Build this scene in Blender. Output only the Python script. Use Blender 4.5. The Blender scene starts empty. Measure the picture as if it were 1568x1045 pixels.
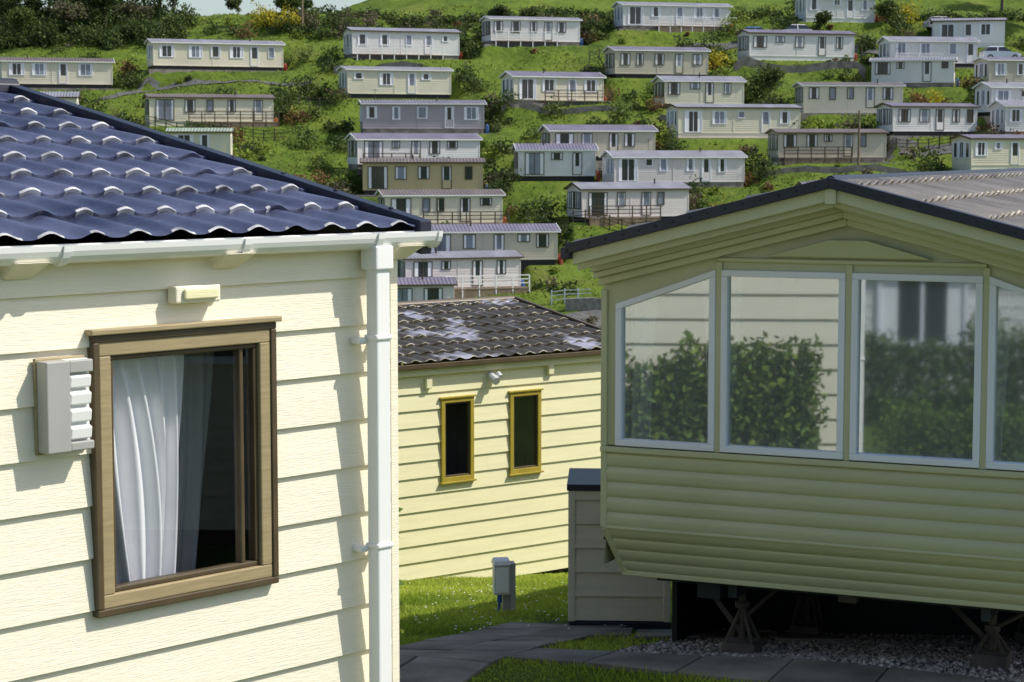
import bpy, math, random
import numpy as np
from mathutils import Matrix, Vector
random.seed(7); rng=np.random.default_rng(7)
scene=bpy.context.scene
COL=bpy.context.collection

# ------------------------------------------------------------------ materials
def nodes_of(m):
    m.use_nodes=True
    nt=m.node_tree
    return nt, nt.nodes, nt.links
def pmat(name,col,rough=.6,var=.12,scale=3.,bump=0.,bscale=40.,stretch=(1,1,1),spec=.4,col2=None,metal=0.,island=0.,detail=4.,lo=.3,hi=.7):
    m=bpy.data.materials.new(name); nt,N,L=nodes_of(m)
    b=N['Principled BSDF']; b.inputs['Roughness'].default_value=rough; b.inputs['Metallic'].default_value=metal
    b.inputs['Specular IOR Level'].default_value=spec
    tc=N.new('ShaderNodeTexCoord'); mp=N.new('ShaderNodeMapping'); mp.inputs['Scale'].default_value=stretch
    L.new(tc.outputs['Object'],mp.inputs['Vector'])
    no=N.new('ShaderNodeTexNoise'); no.inputs['Scale'].default_value=scale; no.inputs['Detail'].default_value=detail
    L.new(mp.outputs[0],no.inputs['Vector'])
    mr=N.new('ShaderNodeMapRange'); mr.inputs[1].default_value=lo; mr.inputs[2].default_value=hi
    L.new(no.outputs['Fac'],mr.inputs[0])
    mx=N.new('ShaderNodeMix'); mx.data_type='RGBA'
    c1=[min(1,c*(1-var)) for c in col]; c2=list(col2) if col2 else [min(1,c*(1+var)) for c in col]
    mx.inputs[6].default_value=(*c1,1); mx.inputs[7].default_value=(*c2,1)
    L.new(mr.outputs[0],mx.inputs[0])
    out=mx.outputs[2]
    if island>0:
        g=N.new('ShaderNodeNewGeometry'); h=N.new('ShaderNodeHueSaturation')
        r=N.new('ShaderNodeMapRange'); r.inputs[3].default_value=1-island; r.inputs[4].default_value=1+island
        L.new(g.outputs['Random Per Island'],r.inputs[0]); L.new(r.outputs[0],h.inputs['Value'])
        L.new(out,h.inputs['Color']); out=h.outputs['Color']
    L.new(out,b.inputs['Base Color'])
    if bump>0:
        n2=N.new('ShaderNodeTexNoise'); n2.inputs['Scale'].default_value=bscale; n2.inputs['Detail'].default_value=4
        L.new(mp.outputs[0],n2.inputs['Vector'])
        bp=N.new('ShaderNodeBump'); bp.inputs['Strength'].default_value=bump; bp.inputs['Distance'].default_value=.02
        L.new(n2.outputs['Fac'],bp.inputs['Height']); L.new(bp.outputs[0],b.inputs['Normal'])
    return m
def leafmat(name,col,island=.45,col2=None,tl=.3):
    m=pmat(name,col,rough=.65,var=.3,scale=.5,island=island,col2=col2,spec=.2)
    nt,N,L=nodes_of(m); b=N['Principled BSDF']
    tr=N.new('ShaderNodeBsdfTranslucent'); mix=N.new('ShaderNodeMixShader'); mix.inputs[0].default_value=tl
    src=b.inputs['Base Color'].links[0].from_socket
    L.new(src,tr.inputs['Color']); L.new(b.outputs[0],mix.inputs[1]); L.new(tr.outputs[0],mix.inputs[2])
    L.new(mix.outputs[0],N['Material Output'].inputs['Surface'])
    return m
def glassmat(name,refl,tint,rough=.01,gcol=(.92,.95,.95),pale_mix=0.):
    m=bpy.data.materials.new(name); nt,N,L=nodes_of(m); N.remove(N['Principled BSDF'])
    t=N.new('ShaderNodeBsdfTransparent'); t.inputs[0].default_value=(*tint,1)
    g=N.new('ShaderNodeBsdfGlossy'); g.inputs['Roughness'].default_value=rough; g.inputs['Color'].default_value=(*gcol,1)
    lw=N.new('ShaderNodeLayerWeight'); lw.inputs[0].default_value=.5
    pw=N.new('ShaderNodeMath'); pw.operation='POWER'; pw.inputs[1].default_value=5; L.new(lw.outputs['Facing'],pw.inputs[0])
    ad=N.new('ShaderNodeMath'); ad.operation='ADD'; ad.inputs[1].default_value=refl; ad.use_clamp=True
    L.new(pw.outputs[0],ad.inputs[0])
    mx=N.new('ShaderNodeMixShader'); L.new(ad.outputs[0],mx.inputs[0]); L.new(t.outputs[0],mx.inputs[1]); L.new(g.outputs[0],mx.inputs[2])
    out=mx.outputs[0]
    if pale_mix>0:
        df=N.new('ShaderNodeBsdfDiffuse'); df.inputs[0].default_value=(.75,.78,.80,1); m2=N.new('ShaderNodeMixShader'); m2.inputs[0].default_value=pale_mix
        L.new(out,m2.inputs[1]); L.new(df.outputs[0],m2.inputs[2]); out=m2.outputs[0]
    L.new(out,N['Material Output'].inputs['Surface'])
    return m

M={}
M['creamA']=pmat('cream_cladding',(.85,.79,.63),.55,.035,1.2,.22,14,(1,1,13))
M['creamC']=pmat('yellow_cream_cladding',(.84,.79,.49),.55,.05,1.5,.12,14,(1,1,13))
M['oliveB']=pmat('olive_cream_cladding',(.52,.51,.32),.30,.06,1.2)
M['oliveB2']=pmat('olive_cream_trim',(.55,.535,.335),.30,.06,1.2)
M['shed']=pmat('pale_cladding',(.62,.57,.46),.55,.06,1.5,.12,14,(1,1,13))
M['white']=pmat('white_upvc',(.84,.84,.82),.3,.03,2)
M['frameW']=pmat('window_white_upvc',(.82,.82,.90),.3,.03,2)
M['tan']=pmat('oak_tan_frame',(.34,.27,.15),.4,.10,6,.1,8,(1,1,10))
M['tand']=pmat('dark_brown_frame',(.09,.065,.035),.4,.15,6)
M['gold']=pmat('golden_oak_frame',(.38,.29,.04),.4,.1,6)
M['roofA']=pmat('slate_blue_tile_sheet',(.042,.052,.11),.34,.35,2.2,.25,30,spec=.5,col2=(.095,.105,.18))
M['nose']=pmat('tile_nose_glint',(.16,.17,.22),.5,.5,9,col2=(.72,.72,.72))  # sun glints painted as pale colour on the tile noses
M['noseC']=pmat('cream_tile_nose_glint',(.18,.16,.11),.6,.5,7,col2=(.55,.50,.38))  # cream glints along the tile rows, put into the colour
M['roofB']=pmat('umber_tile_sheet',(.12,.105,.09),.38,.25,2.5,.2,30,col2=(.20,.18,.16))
M['roofC']=pmat('brown_tile_sheet',(.07,.06,.045),.33,.2,1.5,.2,30,col2=(.36,.36,.44),lo=.56,hi=.64)  # pale blue patches: sky reflections painted into the tile colour
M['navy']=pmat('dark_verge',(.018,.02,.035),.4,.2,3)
M['black']=pmat('black_underside',(.015,.015,.017),.6,.2,3)
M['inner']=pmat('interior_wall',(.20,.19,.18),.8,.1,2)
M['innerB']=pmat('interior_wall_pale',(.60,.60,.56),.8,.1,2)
M['curtain']=pmat('curtain_voile',(.86,.85,.88),.8,.04,6)
M['voile']=glassmat('sheer_voile',.0,(.72,.73,.78),.5,pale_mix=.28)
M['steel']=pmat('rusty_steel',(.07,.055,.045),.7,.4,5)
M['steeld']=pmat('painted_chassis_steel',(.03,.035,.05),.5,.3,5)
M['conc']=pmat('concrete',(.25,.23,.20),.85,.3,3,.5,60)
M['pad']=pmat('dark_block',(.12,.10,.085),.9,.4,5,.5,60)  # darker concrete tone for the stand pads
M['slab']=pmat('paving_slab',(.17,.155,.13),.85,.4,2.5,.5,50,island=.18)
M['gravelbase']=pmat('gravel_bed',(.13,.105,.085),.95,.5,25,.8,60)
M['gravel']=pmat('gravel_stone',(.32,.28,.25),.8,.3,6,island=.75)
M['grey']=pmat('grey_plastic',(.36,.36,.34),.45,.08,4)
M['lgrey']=pmat('pale_grey_plastic',(.60,.61,.60),.4,.05,4)
M['blue']=pmat('blue_cable',(.03,.08,.35),.4,.05,4)
M['asphalt']=pmat('asphalt',(.10,.10,.10),.9,.25,2,.2,60)
M['bark']=pmat('bark',(.10,.08,.06),.9,.3,4,.6,20)
M['wood']=pmat('weathered_wood',(.20,.15,.10),.8,.3,3,.2,20)
M['stone']=pmat('retaining_stone',(.25,.22,.19),.9,.4,1.6,.6,6,detail=8)
M['tyre']=pmat('tyre',(.02,.02,.02),.8,.1,4)
M['pane']=pmat('dark_glass',(.035,.04,.05),.08,.3,.6,spec=.6)
M['paneL']=pmat('glass_with_net',(.20,.22,.28),.15,.35,.9,spec=.6)
M['glassA']=glassmat('window_glass_clear',.09,(.90,.92,.92))
M['glassB']=glassmat('window_glass_tinted',.46,(.84,.88,.90),.028,(.84,.93,1.0),.13)  # diffuse share paints the pale reflection haze into the panes
for k,c in dict(w=(.76,.74,.72),c=(.74,.69,.54),g=(.56,.51,.41),l=(.42,.37,.40),t=(.56,.46,.25),p=(.70,.64,.62)).items():
    M['h'+k]=pmat('hill_cladding_'+k,c,.6,.08,.35)
def roofmat(name,c):
    m=pmat(name,c,.4,.25,.6,spec=.5)
    nt,N,L=nodes_of(m); b=N['Principled BSDF']; tc=N.new('ShaderNodeTexCoord')
    w=N.new('ShaderNodeTexWave'); w.bands_direction='X'; w.inputs['Scale'].default_value=1.1; w.inputs['Distortion'].default_value=0
    L.new(tc.outputs['Object'],w.inputs['Vector']); bp=N.new('ShaderNodeBump'); bp.inputs['Strength'].default_value=.7; bp.inputs['Distance'].default_value=.06
    L.new(w.outputs['Fac'],bp.inputs['Height']); L.new(bp.outputs[0],b.inputs['Normal'])
    return m
M['rg']=roofmat('roof_sheet_grey',(.24,.235,.27)); M['rb']=roofmat('roof_sheet_brown',(.15,.12,.11)); M['rl']=roofmat('roof_sheet_lilac',(.17,.15,.20)); M['rn']=roofmat('roof_sheet_green',(.30,.36,.27))

# ------------------------------------------------------------------ mesh builder
class MB:
    def __init__(s): s.v=[];s.f=[];s.m=[]
    def poly(s,pts,m=0):
        n=len(s.v); s.v+= [tuple(p) for p in pts]; s.f.append(tuple(range(n,n+len(pts)))); s.m.append(m)
    def hexa(s,p,m=0):
        n=len(s.v); s.v+=[tuple(q) for q in p]
        for q in ((3,2,1,0),(4,5,6,7),(0,1,5,4),(1,2,6,5),(2,3,7,6),(3,0,4,7)):
            s.f.append(tuple(n+i for i in q)); s.m.append(m)
    def box(s,x0,x1,y0,y1,z0,z1,m=0):
        s.hexa([(x0,y0,z0),(x1,y0,z0),(x1,y1,z0),(x0,y1,z0),(x0,y0,z1),(x1,y0,z1),(x1,y1,z1),(x0,y1,z1)],m)
    def cyl(s,a,b,r0,r1=None,n=10,m=0,cap=True):
        r1=r0 if r1 is None else r1
        a=Vector(a);b=Vector(b);d=(b-a).normalized(); u=d.orthogonal().normalized(); w=d.cross(u)
        k=len(s.v)
        for c,r in ((a,r0),(b,r1)):
            for i in range(n):
                t=2*math.pi*i/n; s.v.append(tuple(c+u*(r*math.cos(t))+w*(r*math.sin(t))))
        for i in range(n):
            j=(i+1)%n; s.f.append((k+i,k+j,k+n+j,k+n+i)); s.m.append(m)
        if cap:
            s.f.append(tuple(k+i for i in reversed(range(n)))); s.m.append(m)
            s.f.append(tuple(k+n+i for i in range(n))); s.m.append(m)
    def obj(s,name,mats,parent=None,smooth=False,bevel=0.):
        me=bpy.data.meshes.new(name); me.from_pydata(s.v,[],s.f); 
        for q in mats: me.materials.append(q)
        me.polygons.foreach_set('material_index',s.m)
        if smooth:
            me.shade_smooth(); me.set_sharp_from_angle(angle=math.radians(35))
        me.update()
        o=bpy.data.objects.new(name,me); COL.objects.link(o)
        if parent: o.parent=parent
        if bevel>0:
            bm=o.modifiers.new('bevel','BEVEL'); bm.width=bevel; bm.segments=2; bm.limit_method='ANGLE'
        return o
def mesh_np(name,V,Fc,mats,mi=None,parent=None):
    me=bpy.data.meshes.new(name); n,k=Fc.shape
    me.vertices.add(len(V)); me.vertices.foreach_set('co',V.astype(np.float32).ravel())
    me.loops.add(n*k); me.loops.foreach_set('vertex_index',Fc.astype(np.int32).ravel())
    me.polygons.add(n); me.polygons.foreach_set('loop_start',np.arange(0,n*k,k,dtype=np.int32))
    for q in mats: me.materials.append(q)
    if mi is not None: me.polygons.foreach_set('material_index',mi.astype(np.int32))
    me.update(calc_edges=True); me.validate()
    o=bpy.data.objects.new(name,me); COL.objects.link(o)
    if parent: o.parent=parent
    return o
def empty(name,loc,rz=0):
    e=bpy.data.objects.new(name,None); COL.objects.link(e); e.location=loc; e.rotation_euler=(0,0,rz); e.empty_display_size=.3
    return e
def siding(mb,T,x0,x1,z0,z1,pitch,zref,openings=(),proud=.018,m=0,xl=None,xr=None):
    k=math.floor((z0-zref)/pitch+1e-6)
    b=zref+k*pitch
    while b<z1-1e-6:
        zb=max(b,z0); zt=min(z1,b+pitch)
        cuts=sorted({zb,zt}|{q for o in openings for q in (o[2],o[3]) if zb<q<zt})
        for a,c in zip(cuts[:-1],cuts[1:]):
            iv=[(x0,x1)]
            for o in openings:
                if o[2]<=a+1e-6 and o[3]>=c-1e-6:
                    n=[]
                    for p,q in iv:
                        if o[1]<=p or o[0]>=q: n.append((p,q)); continue
                        if o[0]>p: n.append((p,o[0]))
                        if o[1]<q: n.append((o[1],q))
                    iv=n
            yf=lambda z:-(proud*(1-(z-b)/pitch)+.001)
            for p,q in iv:
                pa,pc,qa,qc=p,p,q,q
                if xl: pa,pc=max(p,xl(a)),max(p,xl(c))
                if xr: qa,qc=min(q,xr(a)),min(q,xr(c))
                mb.poly([T@Vector(t) for t in ((pa,yf(a),a),(qa,yf(a),a),(qc,yf(c),c),(pc,yf(c),c))],m)
                if a==b or a==z0: mb.poly([T@Vector(t) for t in ((pa,-.0005,a),(qa,-.0005,a),(qa,yf(a),a),(pa,yf(a),a))],m)
        b+=pitch
def TR(ox,oy,deg): return Matrix.Translation((ox,oy,0))@Matrix.Rotation(math.radians(deg),4,'Z')
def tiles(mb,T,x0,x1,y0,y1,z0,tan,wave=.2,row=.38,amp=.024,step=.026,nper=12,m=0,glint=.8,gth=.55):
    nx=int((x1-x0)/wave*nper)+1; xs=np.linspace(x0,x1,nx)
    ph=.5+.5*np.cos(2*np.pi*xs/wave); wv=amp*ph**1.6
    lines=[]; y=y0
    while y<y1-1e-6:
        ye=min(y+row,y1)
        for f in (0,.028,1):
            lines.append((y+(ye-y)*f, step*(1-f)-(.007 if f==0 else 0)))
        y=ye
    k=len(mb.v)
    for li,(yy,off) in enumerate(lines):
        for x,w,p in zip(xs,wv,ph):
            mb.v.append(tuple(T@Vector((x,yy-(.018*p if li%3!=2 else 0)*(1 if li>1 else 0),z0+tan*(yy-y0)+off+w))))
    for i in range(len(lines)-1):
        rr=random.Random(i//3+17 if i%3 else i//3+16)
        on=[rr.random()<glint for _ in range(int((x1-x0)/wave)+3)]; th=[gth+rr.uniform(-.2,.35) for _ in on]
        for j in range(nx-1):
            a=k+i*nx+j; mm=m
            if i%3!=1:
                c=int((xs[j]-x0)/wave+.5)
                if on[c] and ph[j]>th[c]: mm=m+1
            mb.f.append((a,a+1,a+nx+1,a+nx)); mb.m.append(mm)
def frame(mb,x0,x1,z0,z1,w,y0,y1,m=0):
    mb.box(x0,x1,y0,y1,z1-w,z1,m); mb.box(x0,x1,y0,y1,z0,z0+w,m)
    mb.box(x0,x0+w,y0,y1,z0+w,z1-w,m); mb.box(x1-w,x1,y0,y1,z0+w,z1-w,m)

# ------------------------------------------------------------------ plots on the hillside (metres)
WD=3.4
PLOTS=[
(11.1,23.7,217.2,14,'w','rg','w',1),(-3.2,7.2,212,17,'w','rg','b',1),(31.3,39.8,220,12,'w','rg','w',0),
(-17.5,-5.5,207.6,20,'w','rg','w',1),(44.4,52.2,211.3,-10,'w','rg','w',0),(23.4,35.5,207,15,'w','rl','b',0),
(-37.2,-23.5,203.9,21,'c','rg','w',0),(37.9,47.6,204.9,9,'w','rg','w',1),(35.8,44.4,198.9,-14,'w','rg','b',0),
(-51,-39.8,198.5,16,'c','rb','w',0),(9.4,19.8,201.5,15,'g','rl','b',0),(-17,-6,195.6,19,'c','rg','w',0),
(-1,8.9,193.8,20,'c','rl','w',2),(13.8,22.4,192.8,14,'c','rg','b',0),(27.4,37.4,191.4,6,'c','rb','b',0),
(46.3,53,198.5,12,'g','rl','w',0),(44.6,51,190.6,14,'w','rg','w',1),(-34.7,-22.6,188,17,'c','rb','b',2),
(-14.3,-2.6,186.1,9,'l','rl','w',0),(14.4,26.8,184.9,14,'c','rg','w',0),(34.1,43.3,185.4,16,'w','rl','b',0),
(-14.7,-2.9,177.3,20,'w','rl','b',2),(2.6,12.9,179.2,14,'g','rl','b',0),(23.2,33.6,178.9,9,'g','rb','b',2),
(44.9,53,185.4,10,'w','rg','w',0),(39.3,50.5,177,17,'c','rl','w',0),(.2,7.3,174.5,6,'w','rl','b',0),
(7.9,20.3,173.1,15,'p','rg','w',0),(-13,-2.5,171.3,4,'t','rb','b',0),(4.6,14.8,165.6,20,'p','rg','b',2),
(-11.2,-.8,164.3,14,'c','rb','b',2),(-7.6,3.6,157,10,'g','rl','b',0),(-9.2,.65,152,20,'p','rg','b',1),
(-9.9,-4.3,147.2,8,'p','rl','b',0),(-31,-25.2,178.9,5,'c','rn','w',0),
(-52,-41,188,9,'c','rg','w',0),(-46,-35,178,8,'w','rl','b',0),(54,66,205,8,'w','rg','w',0),(54,65,192,8,'c','rg','b',0),
(24,34,166,9,'c','rl','w',0),(38,49,166,6,'w','rg','b',0),(22,33,154,8,'g','rg','w',0),(-30,-19,165,8,'c','rl','w',0),(-34,-23,152,8,'w','rg','b',0)]
ZK=[-300,-60,-14,-4,3,12.5,21.8,30,60,110,132,224,232]
ZV=[12,3,1.4,1.7,2.7,2.75,1.25,0,-6,-13.2,-12.15,21.52,21.9]
def base_z(Y): return -12.15+.366*(Y-132)
def terrain(x,y):
    x=np.asarray(x,float); y=np.asarray(y,float)
    z=np.interp(y,ZK,ZV)
    s=np.clip((x+32)/30,0,1); s=s*s*(3-2*s)
    far=y>224
    zl=21.52-.06*(y-224); zr=21.52+.33*np.minimum(y-224,110)
    z=np.where(far,zl*(1-s)+zr*s,z)
    hill=np.clip((y-120)/20,0,1)
    bump=.45*np.sin(x*.21+1.3*np.sin(y*.13))*np.sin(y*.27+x*.05)+.25*np.sin(x*.7+y*.4)*np.sin(y*.9-x*.3)+.09*np.sin(2.1*x)*np.sin(1.7*y+x)
    z=z+bump*hill*.9
    near=np.clip(1-(y-30)/10,0,1)
    z=z+near*.012*np.sin(x*2.3+y)*np.sin(y*2.9)
    return z
PL=[]
for (xl,xr,yf,ang,wl,rf,fr,dk) in PLOTS:
    a=math.radians(ang); ex=WD*abs(math.sin(a)); L=(xr-xl-ex)/math.cos(a)
    mid=(xl+xr+(ex if a>0 else -ex))/2
    cx=mid-math.sin(a)*WD/2; cy=yf+math.cos(a)*WD/2
    PL.append((cx,cy,a,L,base_z(yf)+.15))
def terrain_t(x,y):
    x=np.asarray(x,float); y=np.asarray(y,float); z=terrain(x,y)
    for cx,cy,a,L,bz in PL:
        u=(x-cx)*math.cos(a)+(y-cy)*math.sin(a); w=-(x-cx)*math.sin(a)+(y-cy)*math.cos(a)
        d=np.maximum(np.abs(u)-(L/2+.8),np.maximum(-w-(WD/2+.9),w-(WD/2+.5)))
        k=np.clip(1-d/1.1,0,1); k=k*k*(3-2*k)
        z=z*(1-k)+bz*k
    return z
def tz(x,y): return float(terrain_t(np.array([x]),np.array([y]))[0])

xs=np.unique(np.concatenate([np.linspace(-700,-70,20),np.arange(-70,76,.75),np.arange(-8,8,.35),np.linspace(76,700,20)]))
ys=np.unique(np.concatenate([np.linspace(-300,-5,24),np.arange(-4,30,.4),np.arange(30,130,3),np.arange(130,240,.75),np.linspace(240,1200,30)]))
X,Y=np.meshgrid(xs,ys); Z=terrain_t(X,Y)
V=np.stack([X.ravel(),Y.ravel(),Z.ravel()],1); nx=len(xs); ny=len(ys)
ii,jj=np.meshgrid(np.arange(ny-1),np.arange(nx-1),indexing='ij'); a=(ii*nx+jj).ravel()
gm=bpy.data.materials.new('grass_ground'); nt,N,L=nodes_of(gm); b=N['Principled BSDF']; b.inputs['Roughness'].default_value=.9; b.inputs['Specular IOR Level'].default_value=.15
tc=N.new('ShaderNodeTexCoord')
def noise(sc,det=5,rg=.6):
    n=N.new('ShaderNodeTexNoise'); n.inputs['Scale'].default_value=sc; n.inputs['Detail'].default_value=det; n.inputs['Roughness'].default_value=rg
    L.new(tc.outputs['Object'],n.inputs['Vector']); return n.outputs['Fac']
def ramp(src,stops):
    r=N.new('ShaderNodeValToRGB'); e=r.color_ramp.elements
    e[0].position=stops[0][0]; e[0].color=(*stops[0][1],1); e[1].position=stops[-1][0]; e[1].color=(*stops[-1][1],1)
    for p,c in stops[1:-1]:
        q=e.new(p); q.color=(*c,1)
    L.new(src,r.inputs[0]); return r.outputs[0]
c1=ramp(noise(.13,9,.7),[(.36,(.04,.07,.012)),(.47,(.10,.16,.018)),(.58,(.155,.215,.027)),(.70,(.24,.23,.07))])
c2=ramp(noise(1.3,7,.75),[(.34,(.028,.05,.01)),(.5,(.11,.17,.02)),(.66,(.20,.24,.045)),(.78,(.27,.22,.10))])
mx=N.new('ShaderNodeMix'); mx.data_type='RGBA'; mx.inputs[0].default_value=.5; L.new(c1,mx.inputs[6]); L.new(c2,mx.inputs[7])
L.new(mx.outputs[2],b.inputs['Base Color'])
bp=N.new('ShaderNodeBump'); bp.inputs['Strength'].default_value=.8; bp.inputs['Distance'].default_value=.35
L.new(noise(2.8,8,.75),bp.inputs['Height']); L.new(bp.outputs[0],b.inputs['Normal'])
g=mesh_np('ground',V,np.stack([a,a+1,a+nx+1,a+nx],1),[gm]); g.data.shade_smooth()

# ------------------------------------------------------------------ CARAVAN A (near left)
angA=math.atan2(.721,.693)
A=empty('static_caravan',(-.535,8.86,0),angA)
EA=5.66; WA=6.6; TA=.200
mb=MB()
win=(-1.600,-.712,4.195,5.285)
I=Matrix.Identity(4)
siding(mb,I,-10,-.03,3.2,EA-.08,.208,5.043,[win])
for T in (TR(0,0,90),TR(-10,WA,-90)):
    siding(mb,T,0,WA,3.2,EA-.06,.208,5.043)
    siding(mb,T,0,WA,EA-.06,EA-.06+TA*WA/2,.208,5.043,xl=lambda z:(z-EA+.06)/TA,xr=lambda z:WA-(z-EA+.06)/TA)
siding(mb,TR(0,WA,180),0,10,3.2,EA-.08,.208,5.043)
mb.obj('cladding_walls',[M['creamA']],A)
mb=MB()
mb.box(-.028,.017,-.019,.02,3.2,EA-.09)
mb.box(-10.1,.02,-.03,-.001,EA-.085,EA-.03)
mb.box(-9.9,-.1,.1,WA-.1,2.4,3.2,1)
mb.obj('corner_and_fascia_trim',[M['creamA'],M['black']],A,bevel=.003)
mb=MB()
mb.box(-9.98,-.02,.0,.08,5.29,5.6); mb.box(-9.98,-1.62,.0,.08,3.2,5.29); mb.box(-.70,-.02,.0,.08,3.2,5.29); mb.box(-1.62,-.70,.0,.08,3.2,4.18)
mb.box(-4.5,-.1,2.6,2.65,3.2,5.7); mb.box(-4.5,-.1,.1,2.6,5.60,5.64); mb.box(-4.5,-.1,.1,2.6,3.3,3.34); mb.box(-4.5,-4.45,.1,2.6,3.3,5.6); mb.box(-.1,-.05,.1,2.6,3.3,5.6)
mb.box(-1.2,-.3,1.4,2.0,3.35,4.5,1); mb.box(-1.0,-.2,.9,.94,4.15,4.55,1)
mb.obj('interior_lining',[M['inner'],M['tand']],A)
mb=MB()
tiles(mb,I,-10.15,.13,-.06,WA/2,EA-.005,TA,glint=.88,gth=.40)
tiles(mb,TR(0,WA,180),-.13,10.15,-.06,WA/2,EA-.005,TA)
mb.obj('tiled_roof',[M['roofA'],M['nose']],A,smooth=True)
mb=MB()
for y0,y1 in ((-.08,WA/2),(WA+.08,WA/2)):
    za=EA-.02; zb=EA-.005+TA*(WA/2+.08)
    for X0,X1 in ((.10,.17),(-10.19,-10.12)):
        mb.hexa([(X0,y0,za-.09),(X1,y0,za-.09),(X1,y1,zb-.09),(X0,y1,zb-.09),(X0,y0,za+.06),(X1,y0,za+.06),(X1,y1,zb+.06),(X0,y1,zb+.06)])
for k in range(9):
    yy=.15+.38*k; zz=EA+TA*yy+.055; mb.cyl((.135,yy,zz-.03),(.135,yy,zz+.012),.012,n=8)
mb.cyl((-10.19,WA/2,EA+TA*WA/2+.03),(.17,WA/2,EA+TA*WA/2+.03),.07)
mb.obj('verge_and_ridge_trim',[M['navy']],A,bevel=.006)
mb=MB()
R=.056; cy=-.092; cz=EA-.005; n=10
prof=[(cy-R*math.cos(t),cz-R*math.sin(t)*1.25) for t in [math.pi*i/n for i in range(n+1)]]
prin=[(cy-(R-.006)*math.cos(t),cz-(R-.006)*math.sin(t)*1.22) for t in [math.pi*i/n for i in range(n+1)]]
def gut(x0,x1,sc=1.0,cap=False):
    P=[(cy+(p[0]-cy)*sc,cz+(p[1]-cz)*sc) for p in prof]; Q=[(cy+(p[0]-cy)*sc,cz+(p[1]-cz)*sc) for p in prin]
    for R_ in (P,Q):
        for a_,b_ in zip(R_[:-1],R_[1:]): mb.poly([(x0,a_[0],a_[1]),(x1,a_[0],a_[1]),(x1,b_[0],b_[1]),(x0,b_[0],b_[1])])
    for k in (0,-1): mb.poly([(x0,P[k][0],P[k][1]),(x1,P[k][0],P[k][1]),(x1,Q[k][0],Q[k][1]),(x0,Q[k][0],Q[k][1])])
    for x in (x0,x1):
        for i in range(n): mb.poly([(x,*P[i]),(x,*P[i+1]),(x,*Q[i+1]),(x,*Q[i])])
    if cap: mb.poly([(x1,p[0],p[1]) for p in P]); 
gut(-10.1,.165,1,True)
for x in (-1.79,-.93,-.20,-3.6,-5.4): gut(x-.016,x+.016,1.14)
gut(.145,.17,1.1,True)
mb.obj('gutter',[M['white']],A,smooth=True)
mb=MB()
for x in (-1.93,-.95,-3.2,-4.4,.0):
    mb.hexa([(x-.06,-.03,cz-.125),(x+.06,-.03,cz-.125),(x+.06,-.0,cz-.125),(x-.06,-.0,cz-.125),(x-.075,-.145,cz-.06),(x+.075,-.145,cz-.06),(x+.075,.0,cz-.06),(x-.075,.0,cz-.06)])
mb.obj('gutter_brackets',[M['creamA']],A,bevel=.006)
mb=MB()
px0,px1,py0,py1=-.215,-.135,-.135,-.065
mb.box(px0-.012,px1+.012,py0-.012,py1+.02,cz-.16,cz-.055)
mb.box(px0,px1,py0,py1,2.8,cz-.12)
for z in (5.20,4.28,3.4):
    mb.box(px0-.008,px1+.008,py0-.008,py1+.008,z-.012,z+.012); mb.box(px0-.045,px0,-.075,-.005,z-.03,z+.0); mb.box(px1-.01,px1+.02,-.075,-.005,z-.03,z)
mb.obj('downpipe',[M['white']],A,bevel=.008)
wn=empty('window',(0,0,0)); wn.parent=A
mb=MB()
x0,x1,z0,z1=win
frame(mb,x0-.012,x1+.012,z0-.012,z1+.012,.03,-.045,.03,1)
frame(mb,x0+.018,x1-.018,z0+.018,z1-.018,.055,-.038,.02,0)
mb.box(x0-.03,x1+.03,-.062,.0,z1+.012,z1+.035,0)
frame(mb,x0+.075,x1-.075,z0+.075,z1-.075,.02,-.02,.03,1)
mb.box(x1-.165,x1-.145,-.016,.03,z0+.09,z1-.09,1)
mb.obj('frame',[M['tan'],M['tand']],wn,bevel=.005)
mb=MB(); mb.poly([(x0+.08,-.002,z0+.08),(x1-.08,-.002,z0+.08),(x1-.08,-.002,z1-.08),(x0+.08,-.002,z1-.08)])
mb.obj('glass',[M['glassA']],wn)
def curtain(mb,top,bot,mid,z0,z1,y,folds,amp,m=0,nz=16,nxx=60,ph=0):
    k=len(mb.v)
    for j in range(nz+1):
        t=j/nz; z=z0+(z1-z0)*t
        def q(i): return (1-t)**2*bot[i]+2*t*(1-t)*mid[i]+t*t*top[i]
        a_,b_=q(0),q(1)
        for i in range(nxx+1):
            s=i/nxx
            mb.v.append((a_+(b_-a_)*s, y+amp*math.sin(2*math.pi*folds*(s+.05*math.sin(3*t+5*s))+ph)*(1+.3*math.sin(7*s)),z))
    for j in range(nz):
        for i in range(nxx):
            a_=k+j*(nxx+1)+i; mb.f.append((a_,a_+1,a_+nxx+2,a_+nxx+1)); mb.m.append(m)
mb=MB()
curtain(mb,(-1.58,-1.27),(-1.41,-1.20),(-1.50,-1.12),4.2,5.25,.10,3.5,.028)
curtain(mb,(-1.34,-1.02),(-1.30,-1.08),(-1.20,-1.04),4.2,5.25,.17,3.2,.03,ph=1)
curtain(mb,(-1.18,-.80),(-1.14,-.92),(-1.14,-.84),4.2,5.25,.24,3,.02,m=1,ph=2)
mb.obj('curtains',[M['curtain'],M['voile']],wn,smooth=False).data.shade_smooth()
wl=empty('wall_lamp',(0,0,0)); wl.parent=A
mb=MB()
mb.box(-1.865,-1.64,-.03,-.012,4.855,5.225,0)
mb.box(-1.86,-1.755,-.10,-.03,4.865,5.215,1)
mb.box(-1.754,-1.648,-.065,-.03,4.865,5.215,2)
mb.box(-1.754,-1.648,-.095,-.066,5.165,5.214,1); mb.box(-1.754,-1.648,-.095,-.066,4.866,4.90,1)
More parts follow.
